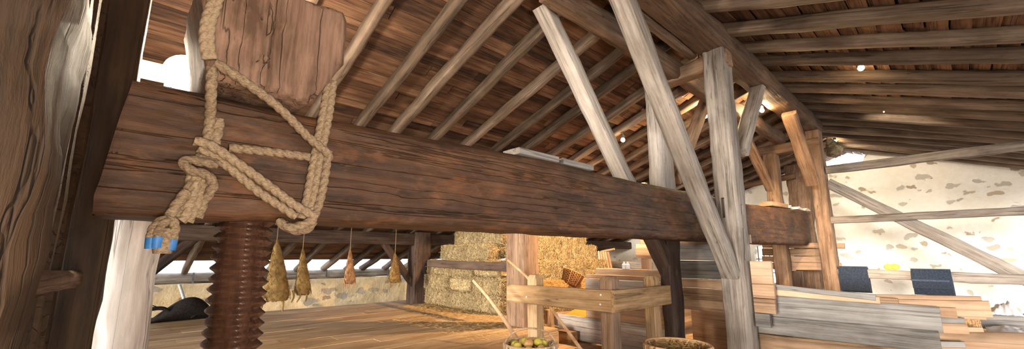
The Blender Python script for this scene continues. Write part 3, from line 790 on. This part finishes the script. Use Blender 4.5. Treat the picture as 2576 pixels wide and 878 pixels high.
# ================================================================ GRAIN BIN BEHIND THE FENCE
def plank(name, u, v0, v1, z0, z1, mat, parent=None, th=.045, label=None, cat=None, group=None, tilt=0, wob=.005):
    o = timber(name, (u, v0, (z0+z1)/2), (u, v1, (z0+z1)/2+tilt), th, (z1-z0)-.006, mat, parent=parent, wob=wob, ch=.006)
    if label: tag(o, label, cat, group)
    return o
gb = thing('grain_bin', (5.9, 4, -.3), 'grey plank grain bin behind the guard fence, open on top', 'bin')
plank('plank', 5.92, 5.35, 3.05, -.27, .14, 'oak_grey', gb)
plank('plank', 5.92, 4.50, 3.05, .14, .42, 'plank_brown', gb)
plank('plank', 5.93, 4.50, 3.05, .42, .80, 'oak_grey', gb)
timber('end_board', (5.95, 4.47, .1), (7.4, 4.47, .1), .05, .75, 'plank_grey', parent=gb)
timber('end_board', (5.95, 5.32, -.08), (7.0, 5.15, -.08), .05, .42, 'plank_brown', parent=gb)
post('bin_post', 5.62, 5.12, -.3, .22, .16, .12, 'fence_oak', None, parent=gb)
gm = MB(); hp = []
for i in range(9):
    hp.append([V3((5.95+1.6*i/8, 4.5+.75*k/8, .04+.28*(i/8)+.03*noise.noise(V3((i*.6, k*.6, 1))))) for k in range(9)])
gm.add([p for r in hp for p in r], [(i*9+k, (i+1)*9+k, (i+1)*9+k+1, i*9+k+1) for i in range(8) for k in range(8)])
tag(gm.build('grain', 'grain'), 'heap of orange grain inside the plank bin', 'grain', kind='stuff')
plank('top_board', 5.96, 4.5, 3.05, .80, .875, 'plank_pale', label='pale edge board set on top of the bin planks, nearest the fence', cat='board', group='boards on the bin')
plank('top_board', 6.2, 4.46, 3.05, .80, .97, 'plank_pale', label='higher pale board behind the first one on the bin', cat='board', group='boards on the bin')
slab('small_block', (5.72, 4.62, -.2), (5.72, 4.95, -.2), .16, .20, 'fence_oak', 'small reddish wooden block on the low floor beside the bin', 'wooden block')
for k, x in enumerate((1571, 1580)):
    p = P(x, 690, 'x', 6.35); p.z = .97
    o = MB().lathe([(.03, 0), (.034, .01), (.034, .075), (.016, .095), (.015, .12), (.001, .121)], V3((6.2, p.y*6.2/6.35, .967)), 14).build('bottle', 'white_plastic', origin=p)
    tag(o, '%s of the two small white bottles standing on the bin board' % ('left', 'right')[k], 'bottle', 'bottles on the bin')
# slatted thing and rails behind
ch = thing('slatted_crate', P(1515, 690, 'x', 9.0), 'orange slatted panel leaning beyond the right end of the hay', 'panel')
for k in range(5):
    a = P(1505+k*6, 632+k*.6, 'x', 9.0); b = P(1512+k*7, 684, 'x', 8.9)
    timber('slat', a, b, .055, .03, 'plank_pale', parent=ch, hint=A_, wob=.003, ch=.004)
timber('far_rail', P(1524, 664, 'x', 9.3), P(1640, 669, 'x', 9.3), .08, .18, 'plank_grey', 'grey rail between the hay and the pinkish stud, before the stone wall', 'rail')
timber('pole', P(1512, 633, 'x', 9.2), P(1546, 627, 'x', 9.2), .05, .05, 'stick_wood', 'short pale stick lying on top of the slatted panel', 'pole')
post('stud', 7.2, P(1620, 650, 'x', 7.2).y-.1, -.3, 2.6, .12, .17, 'plank_pale', 'pinkish stud seen left of the dark brace foot under the beam', wob=.006)
slab('wall_board', P(1601, 632, 'x', 7.12), P(1690, 636, 'x', 7.12), .05, .26, 'plank_pale', 'pinkish board nailed across the stud under the press beam', 'board')

# ================================================================ PARTITION BETWEEN THE FRONT AND REAR POST
pp = thing('plank_partition', (6.0, 2.5, -.3), 'wall of weathered planks slotted between the front and rear posts', 'partition')
for z0, z1, m in ((1.145, 1.38, 'plank_grey'), (.885, 1.145, 'plank_grey'), (.755, .885, 'plank_pale'), (.60, .755, 'plank_brown'), (.45, .60, 'plank_brown')):
    plank('plank', 6.0+random.uniform(-.008, .008), 3.02, 1.98, z0-.02, z1-.02, m, pp)
plank('back_board', 6.2, 3.3, 1.9, 1.36, 1.48, 'plank_pale', label='pale board behind the top of the partition, just under the press beam', cat='board')
plank('backing', 6.9, 3.1, 1.7, -.3, .5, 'plank_brown', pp)
timber('log_prop', (6.25, P(1711, 800, 'x', 6.25).y, -.3), (6.25, P(1711, 800, 'x', 6.25).y, .47), .1, .1, 'fence_oak', 'rough log prop under the plank partition, behind the straw basket', 'prop', hint=A_, wob=.02, ch=.03)
plank('stop_board', 5.72, 1.78, 1.55, .85, 1.13, 'plank_pale', label='top short pale board end against the right side of the front post', cat='board', group='short boards at the front post', th=.06)
plank('stop_board', 5.72, 1.78, 1.545, .68, .85, 'plank_pale', label='second short board end against the front post, under the top one', cat='board', group='short boards at the front post', th=.06)
plank('stop_board', 5.72, 1.78, 1.55, .50, .68, 'plank_brown', label='third short brown board end against the front post', cat='board', group='short boards at the front post', th=.06)
plank('stop_board', 5.72, 1.78, 1.62, .34, .50, 'plank_grey', label='lowest short grey board end against the front post', cat='board', group='short boards at the front post', th=.06)

# ================================================================ RIGHT BIN
rb = thing('plank_bin', (6, 1, -.3), 'long low bin of wide grey planks right of the front post', 'bin')
def rplank(name, l, r, u, mat, parent, label=None, cat=None, group=None, th=.045):
    """l, r = (x, ytop, ybottom) at the left and right end"""
    a0, a1 = P(l[0], l[1], 'x', u), P(l[0], l[2], 'x', u); b0, b1 = P(r[0], r[1], 'x', u), P(r[0], r[2], 'x', u)
    h = ((a0-a1).length+(b0-b1).length)/2
    o = timber(name, (a0+a1)/2, (b0+b1)/2, th, h, mat, parent=parent, wob=.006, ch=.006)
    if label: tag(o, label, cat, group)
    return o
rplank('plank', (1900, 741, 791), (2368, 772, 836), 6.0, 'plank_grey', rb)
rplank('plank', (1900, 790, 838), (2366, 836, 884), 5.98, 'plank_grey', rb)
rplank('plank', (1900, 838, 930), (2366, 886, 1000), 6.0, 'plank_brown', rb)
rplank('edge_board', (1900, 710, 722), (2203, 742, 756), 5.93, 'plank_grey', None, 'loose grey board leaning along the top of the right bin', 'board')
rplank('edge_board', (1900, 724, 740), (2214, 748, 764), 5.96, 'plank_pale', None, 'reddish board under the loose grey board on the right bin', 'board')
rplank('edge_board', (2214, 748, 764), (2260, 752, 766), 6.03, 'plank_brown', None, 'short brown offcut at the end of the reddish bin board', 'board')
rplank('edge_board', (2120, 735, 792), (2475, 752, 800), 6.25, 'plank_pale', None, 'long pale board behind the right bin, the farther of two', 'board')
rplank('edge_board', (2200, 750, 790), (2493, 760, 796), 6.15, 'plank_pale', None, 'long pale board behind the right bin, the nearer of two', 'board')
rplank('board_end', (2340, 771, 797), (2407, 775, 800), 6.08, 'plank_pale', None, 'topmost pale board end sticking out past the right bin', 'board', 'board ends past the bin')
rplank('board_end', (2340, 796, 815), (2428, 800, 818), 6.1, 'plank_grey', None, 'narrow grey board end below the topmost pale one', 'board', 'board ends past the bin')
rplank('board_end', (2340, 812, 838), (2436, 816, 841), 6.06, 'plank_pale', None, 'broad pale board end low beside the right bin', 'board', 'board ends past the bin')
rplank('board_end', (2400, 783, 796), (2448, 785, 797), 6.3, 'plank_pale', None, 'thin pale board end lying against the small far basket', 'board', 'board ends past the bin')
rplank('board_end', (2400, 822, 835), (2474, 824, 836), 6.3, 'plank_pale', None, 'thin board end under the small far basket', 'board', 'board ends past the bin')
rplank('board_end', (2340, 857, 872), (2428, 860, 874), 6.06, 'plank_grey', None, 'lowest grey board end beside the orange log', 'board', 'board ends past the bin')
timber('log', P(2345, 864, 'x', 6.45)-V3((0,0,.03)), P(2620, 880, 'x', 6.2)-V3((0,0,.03)), .34, .34, 'plank_pale', 'thick orange-brown log lying in the lower right corner', 'log', wob=.02, ch=.09)
timber('low_beam', P(2445, 806, 'x', 7.6), P(2700, 812, 'x', 7.6), .2, .16, 'plank_grey', 'grey low beam behind the small basket at the right edge', 'beam', wob=.012)
timber('low_beam', P(2445, 862, 'x', 7.0)-V3((0, 0, .12)), P(2700, 862, 'x', 7.0)-V3((0, 0, .12)), .6, .4, 'plank_grey', 'broad grey plank step under the lower white cloth', 'step', wob=.006)
basket('wicker_basket', P(2424, 832, 'x', 6.75), .13, .17, .26, ('wicker', 'wicker'), 'small wicker basket among board ends at the lower right', tilt=Matrix.Rotation(radians(-10), 3, 'X'), seg=30, rows=11, sr=.004)
def cloth_heap(name, pix, u, label, zoff=.02):
    a = P(pix[0], pix[1], 'x', u); b = P(pix[2], pix[3], 'x', u)
    mb = MB(); n, m = 34, 16; vs = []
    for i in range(n+1):
        for j in range(m+1):
            s_, t_ = i/n, j/m
            y = a.y+(b.y-a.y)*s_; env = (sin(pi*s_)**.5)*(sin(pi*t_)**.5)
            h = (a.z-b.z)*env*(.65+.5*noise.noise(V3((s_*4, t_*3, u)))+.25*noise.noise(V3((s_*11, t_*8, u))))
            vs.append(V3((u+.5*(t_-.5)+.05*noise.noise(V3((s_*6, 3, 1))), y, b.z+max(0, h))))
    mb.add(vs, [(i*(m+1)+j, (i+1)*(m+1)+j, (i+1)*(m+1)+j+1, i*(m+1)+j+1) for i in range(n) for j in range(m)])
    o = mb.build(name, 'white_cloth', origin=(a+b)/2, sharp=80)
    md = o.modifiers.new('thick', 'SOLIDIFY'); md.thickness = .012
    return tag(o, label, 'cloth', 'white cloths')
cloth_heap('white_cloth', (2478, 752, 2572, 790), 7.6, 'crumpled white cloth lying on the grey low beam at the right edge')
cloth_heap('white_cloth', (2478, 815, 2640, 842), 7.0, 'lower white cloth spread in front of the grey low beam')

# ================================================================ FAR RIGHT: RAILS, CLOTHS, STACK
def vrail(l, r, u, w, mat, label):
    a, b = P(l[0], (l[1]+l[2])/2, 'x', u), P(r[0], (r[1]+r[2])/2, 'x', u); d = b-a
    h = (P(l[0], l[1], 'x', u)-P(l[0], l[2], 'x', u)).length
    return timber('stall_rail', a, b+d*.35, w, h, mat, label, 'rail', 'rails before the stone wall', wob=.012)
vrail((2078, 418, 438), (2576, 354, 378), 11.0, .09, 'oak_grey', 'topmost long rail in front of the bright stone wall, right of the far post')
vrail((2088, 546, 563), (2576, 521, 541), 11.0, .09, 'oak_grey', 'middle long rail in front of the bright stone wall')
r3 = vrail((2105, 676, 697), (2576, 690, 718), 11.0, .1, 'oak_grey', 'lowest rail before the stone wall, carrying the dark cloths')
a, b = P(2082, 460, 'x', 11.15), P(2576, 700, 'x', 11.15)
timber('brace', a, b+(b-a)*.25, .1, .22, 'oak_grey', 'long diagonal brace falling right across the bright stone wall', 'brace', wob=.012)
def drape(x0, x1, ytop, ybot, ybot2, label):
    root = None; u = 10.93
    a, b = P(x0, ytop, 'x', u), P(x1, ytop, 'x', u); zb = P((x0+x1)/2, ybot, 'x', u).z; zb2 = P((x0+x1)/2, ybot2, 'x', u).z
    zt_ = (a.z+b.z)/2+.012
    mb = MB(); prf = [(u-.025, zb), (u-.03, (zb+zt_)/2), (u-.025, zt_-.03), (u, zt_+.012), (u+.07, zt_+.014), (u+.135, zt_-.02), (u+.145, (zb2+zt_)/2), (u+.14, zb2)]
    n = 14; vs = []
    for i in range(n+1):
        for (uu, z) in prf:
            v = a.y+(b.y-a.y)*i/n
            vs.append(V3((uu+.008*noise.noise(V3((v*9, z*4, 1))), v-(.03*(zt_-z) if i else 0)+.008*noise.noise(V3((z*5, 0, i))), z)))
    m = len(prf)
    mb.add(vs, [(i*m+j, (i+1)*m+j, (i+1)*m+j+1, i*m+j+1) for i in range(n) for j in range(m-1)])
    o = mb.build('draped_cloth', 'navy_cloth', origin=a, sharp=70)
    md = o.modifiers.new('thick', 'SOLIDIFY'); md.thickness = .014
    tag(o, label, 'cloth', 'dark cloths over the rail')
    return o
drape(2108, 2181, 673, 731, 736, 'dark navy cloth hung over the lowest rail next to the far post')
o = drape(2290, 2391, 680, 726, 744, 'dark navy cloth with a lighter band over the rail, right of the yellow fruit')
bz = P(2340, 706, 'x', 10.88)
MB().box((10.885, bz.y, bz.z), (.012, .50, .035)).build('band', 'plank_grey', None).parent = o
for ob in bpy.data.objects:
    if ob.name == 'band':
        ob.matrix_parent_inverse = MW[o.name].inverted(); ob['label'] = 'lighter woven band'
        ob.data.materials[0] = simple('band_cloth', (.04, .055, .085), (.07, .085, .12), 30, .9)
for k, x in enumerate((2235, 2252)):
    p = P(x, 672, 'x', 11.0); p.z = P(x, 678, 'x', 11.0).z+.05
    mb = MB().sphere(p, .062, 16, 10, (1, 1.15, .95))
    tag(mb.build('lemon', 'lemon', origin=p), '%s of the two yellow fruits lying on the lowest rail' % ('left', 'right')[k], 'fruit', 'fruits on the rail')
for i, (yt, yb, xr, m) in enumerate(((611, 624, 2125, 'plank_pale'), (626, 644, 2104, 'plank_brown'), (645, 660, 2110, 'plank_brown'), (661, 679, 2117, 'plank_pale'))):
    rplank('stacked_board', (1918, yt-1, yb-1), (xr, yt+1, yb+1), 11.28, m, None, '%s board of the upright stack behind the far posts' % ('top', 'second', 'third', 'lowest')[i], 'board', 'boards behind the far posts', th=.06)
slab('shutter', P(1998, 700, 'x', 11.28)-V3((0, 0, 1.0)), P(1998, 681, 'x', 11.28), .34, .05, 'oak_smoked_shade', 'dark upright board panel between the far posts under the board stack', 'panel', hint=A_)
timber('stall_bar', P(1868, 468, 'x', 12.2), P(2000, 442, 'x', 12.2), .12, .14, 'oak_brown', 'brown bar running behind the far posts above the press beam', 'bar')
# bundle of cobwebby straw at the gable top
lm = MB(); p = P(2100, 374, 'x', 12.2)
lm.sphere(p, .15, 22, 14, (1.6, 1.2, 1.2))
lm.v = [tuple(V3(q)+(V3(q)-p).normalized()*(.16*noise.noise(V3(q)*5)+.07*noise.noise(V3(q)*14))) for q in lm.v]
for i in range(250):
    d = V3((random.gauss(0, 1), random.gauss(0, 1), random.gauss(0, 1))).normalized()
    lm.strand(p+V3((d.x*.25, d.y*.18, d.z*.18)), d+V3((0, -.5, -.6)), random.uniform(.1, .25), .003, random.random())
tag(lm.build('straw_tuft', 'cobweb', origin=p, sharp=80), 'dusty tuft of straw under the roof beside the bright gable gap', 'straw')

# ================================================================ BACK LEFT
def hide(xt, yt, yb, wpx, u_, label, mat, seed, legs=3):
    pt = P(xt, yt, 'y', 9.0); pb = P(xt-2, yb, 'y', 9.0); h = pt.z-pb.z
    wd = abs(P(xt+wpx/2, yb, 'y', 9.0).x-P(xt-wpx/2, yb, 'y', 9.0).x)
    root = thing('hanging_hide', pb, label, 'animal hide', 'hides hung from the rafters')
    mb = MB(); R = []; n = 22
    for i in range(n+1):
        t = i/n; z = pt.z-h*t*.86; k = (.10+.90*t**.85)*(1 if t < .86 else 1-.28*(t-.86)/.14)
        if t < .06: k *= .7
        ring = []
        for q in range(24):
            th = 2*pi*q/24
            r = wd/2*k*(1+.16*noise.noise(V3((cos(th)*1.5+seed, sin(th)*1.5, z*4)))+.07*noise.noise(V3((cos(th)*5+seed, sin(th)*5, z*12))))
            ring.append(V3((pt.x+(pb.x-pt.x)*t+r*cos(th), 9.0+r*.38*sin(th), z+(.05*h*noise.noise(V3((q*.9, seed, 0))) if i == n else 0))))
        R.append(ring)
    mb.rings(R)
    rnd = random.Random(seed)
    for i in range(650):
        t = rnd.random()**.7; th = rnd.uniform(0, 2*pi); k = .10+.90*t**.85
        p = V3((pt.x+(pb.x-pt.x)*t+wd/2*k*cos(th), 9.0+wd/2*k*.38*sin(th), pt.z-h*t*.86))
        mb.strand(p, V3((cos(th)*.35+rnd.gauss(0, .2), sin(th)*.3, -1)), rnd.uniform(.05, .12), .0035, rnd.random())
    mb.build('pelt', mat, root, origin=pb, sharp=80)
    for q in range(legs):
        fx_ = pt.x+wd*(-.36+.72*q/(max(1, legs-1)))
        z0 = pt.z-h*.84
        MB().tube(catmull([V3((fx_, 9.0, z0+.06)), V3((fx_+.02, 8.98, z0-h*.06)), V3((fx_+rnd.uniform(-.04, .05), 8.99, z0-h*.17))], 4), lambda t: wd*.075*(1-.55*t), seg=8).build('leg', mat, root, origin=pb)
    MB().tube([V3((pt.x, 9.0, pt.z-.02)), V3((pt.x, 9.0, zL(9.0)+.02))], .007, seg=6).build('cord', 'rope', root, origin=pt)
hide(697, 605, 782, 72, 0, 'largest tan animal hide hanging beside the wooden screw', 'hide', 3, 2)
hide(762, 628, 758, 44, 0, 'narrower tan hide with a tail, second from the screw', 'hide', 8, 3)
hide(881, 628, 727, 30, 0, 'slim pinkish hide with thin dark legs, third from the screw', 'hide_pink', 14, 3)
hide(994, 640, 722, 34, 0, 'yellowish hide partly behind the dark brace by the hay post', 'hide', 21, 2)

# backpack
bp0 = P(425, 808, 'z', 0)
bp_ = thing('backpack', bp0, 'black backpack lying on the floorboards behind the white-lit post', 'backpack')
R = []; ax = (P(495, 800, 'z', 0)-P(352, 808, 'z', 0)); ax.z = 0; ln = ax.length; ax.normalize(); st = P(352, 808, 'z', 0); st.y = max(st.y, 9.9)
st = V3((P(352, 808, 'z', 0).x, 10.0, 0)); ax = V3((1, 0, 0)); ln = 1.02
yx = V3((0, 1, 0))
for i in range(19):
    t = i/18; hh = .04+.06*min(1, t*5)+.34*max(0, sin(pi*min(1, max(0, (t-.18))/.86)))**.8*(.45+.55*min(1, t*1.35)); ww = .10+.10*sin(pi*t)**.5
    if i == 18: hh *= .55; ww *= .6
    R.append([st+ax*(t*ln)+yx*(ww*cos(2*pi*k/16))+V3((0, 0, hh*(.5+.5*sin(2*pi*k/16))*(1+.06*noise.noise(V3((t*7, k*.6, 2)))))) for k in range(16)])
MB().rings(R).build('body', 'black_fabric', bp_, origin=bp0, sharp=60)
def bq(x, y, v=9.86): return P(x, y, 'y', v)
MB().tube(catmull([bq(362, 798), bq(365, 784), bq(385, 777), bq(410, 776), bq(425, 784)], 6), .035, seg=8).build('strap', 'black_fabric', bp_, origin=bp0)
MB().tube(catmull([bq(480, 800), bq(492, 792), bq(494, 785), bq(486, 788)], 6), .018, seg=8).build('strap', 'black_fabric', bp_, origin=bp0)
MB().tube(catmull([bq(350, 772), bq(372, 767), bq(395, 772), bq(402, 776)], 6), .008, seg=6).build('strap', 'black_fabric', bp_, origin=bp0)
wa, wb_ = P(478, 800, 'y', 10.22), P(451, 715, 'y', 10.25)
wk = MB().tube([wa, wa+(wb_-wa)*.55], .022, seg=10).build('walking_pole', 'stick_wood', origin=wa)
tag(wk, 'walking pole with a steel upper half rising behind the black backpack', 'pole')
MB().tube([wa+(wb_-wa)*.55, wb_], .026, seg=10).build('steel_shaft', 'steel_pole', wk, origin=wa)

# ================================================================ LAMPS
def lamp(px, py, ax, val, r, label, power, col=(1, .70, .38), mat='bulb_warm', aim=None, cone=110, hang=.10):
    p = P(px, py, ax, val); root = thing('spot_lamp', p, label, 'lamp', 'small roof lamps')
    MB().sphere(p, r, 16, 10).build('bulb', mat, root, origin=p)
    MB().lathe([(r*.5, r*.75), (r*.75, r*.85), (r*.7, r*2.2), (r*.25, r*2.5)], p, 14).build('housing', 'iron', root, origin=p)
    MB().tube([p+V3((0, 0, r*2.3)), p+V3((0, 0, r*2.3+hang))], .008, seg=6).build('stem', 'iron', root, origin=p)
    ld = bpy.data.lights.new('lamp_light', 'POINT' if aim is None else 'SPOT'); ld.energy = power; ld.color = col; ld.shadow_soft_size = r*1.1
    lo_ = bpy.data.objects.new('lamp_light', ld); COL.objects.link(lo_)
    q = p+(EYE-p).normalized()*r*1.6
    if aim is not None:
        q = p+(V3(aim)-p).normalized()*r*1.6; ld.spot_size = radians(cone); ld.spot_blend = .6
        lo_.rotation_euler = (p-V3(aim)).to_track_quat('Z', 'Y').to_euler()
    lo_.location = q; lo_.parent = root; lo_.matrix_parent_inverse = MW[root.name].inverted()
    return root
lamp(1760, 172, 'x', 5.75, .05, 'bright bulb hanging just left of the front post head', 45)
lamp(1774, 290, 'x', 7.4, .055, 'bright bulb seen behind the middle of the front post, lower of two', 50)
lamp(1567, 352, 'y', 4.10, .04, 'single bulb under the left slope between the two long braces', 560, col=(1, .66, .36), aim=(7.0, 6.0, .3), cone=120)
lamp(2166, 171, 'y', .62, .04, 'upper of two small bulbs among the right-hand rafters', 350, aim=(9.0, 2.2, 1.6), cone=80)
lamp(2225, 278, 'y', .60, .04, 'lower of two small bulbs among the right-hand rafters', 260, col=(1, .86, .66), aim=(15.6, .2, 1.8), cone=110)
lamp(2100, 356, 'x', 13.3, .045, 'small bulb beside the far post head, near the gable gap', 70, col=(1, .84, .62), aim=(15.6, 1.5, 1.0), cone=140)
lamp(1917, 278, 'x', 8.6, .04, 'small bulb deep between the far braces under the ridge', 40)
p = P(466, 186, 'y', 3.35)
fr = thing('floodlight', p, 'blazing floodlight set on the press beam beside the lashed block', 'lamp')
MB().sphere(p, .12, 24, 14).build('bulb', 'bulb_flood', fr, origin=p)
hs = MB(); hs.box(p+V3((-.20, .1, .0)), (.34, .1, .10), ch=.012)
hs.build('housing', 'sheet_metal', fr, origin=p)
MB().tube([p+V3((-.08, .1, -.02)), p+V3((-.08, .1, -.55)), p+V3((-.08, -.55, -.55))], .018, seg=8).build('bracket', 'iron', fr, origin=p)
ld = bpy.data.lights.new('flood_light', 'POINT'); ld.energy = 130; ld.color = (1, .82, .60); ld.shadow_soft_size = .12
lo_ = bpy.data.objects.new('flood_light', ld); COL.objects.link(lo_); lo_.location = p+V3((0, -.0, .14)); lo_.parent = fr; lo_.matrix_parent_inverse = MW[fr.name].inverted()

# ================================================================ DAYLIGHT AND ADDED FILL
w = bpy.data.worlds.new('sky'); sc.world = w; w.use_nodes = True
bg = w.node_tree.nodes['Background']; bg.inputs[0].default_value = (.90, .95, 1.0, 1); bg.inputs[1].default_value = 1.3
sd = bpy.data.lights.new('sun', 'SUN'); sd.energy = 2.35; sd.angle = radians(9); sd.color = (1, .93, .83)
so = bpy.data.objects.new('sun', sd); COL.objects.link(so)
dr = V3((1, .18, -.06)).normalized()
so.rotation_euler = (-dr).to_track_quat('Z', 'Y').to_euler()

ld = bpy.data.lights.new('fill_light', 'AREA'); ld.shape = 'DISK'; ld.size = .7; ld.energy = 75; ld.color = (1, .82, .62)  # warm fill added out of view to brighten the near end of the beam
lo_ = bpy.data.objects.new('fill_light', ld); COL.objects.link(lo_); lo_.location = (-.1, -1.6, .7)
lo_.rotation_euler = (V3((-.1, -1.6, .7))-V3((.8, 2.2, 1.7))).to_track_quat('Z', 'Y').to_euler()
vs = sc.view_settings
vs.view_transform = 'Standard'; vs.look = 'None'; vs.gamma = 1.0; vs.exposure = 1.35; vs.use_curve_mapping = False
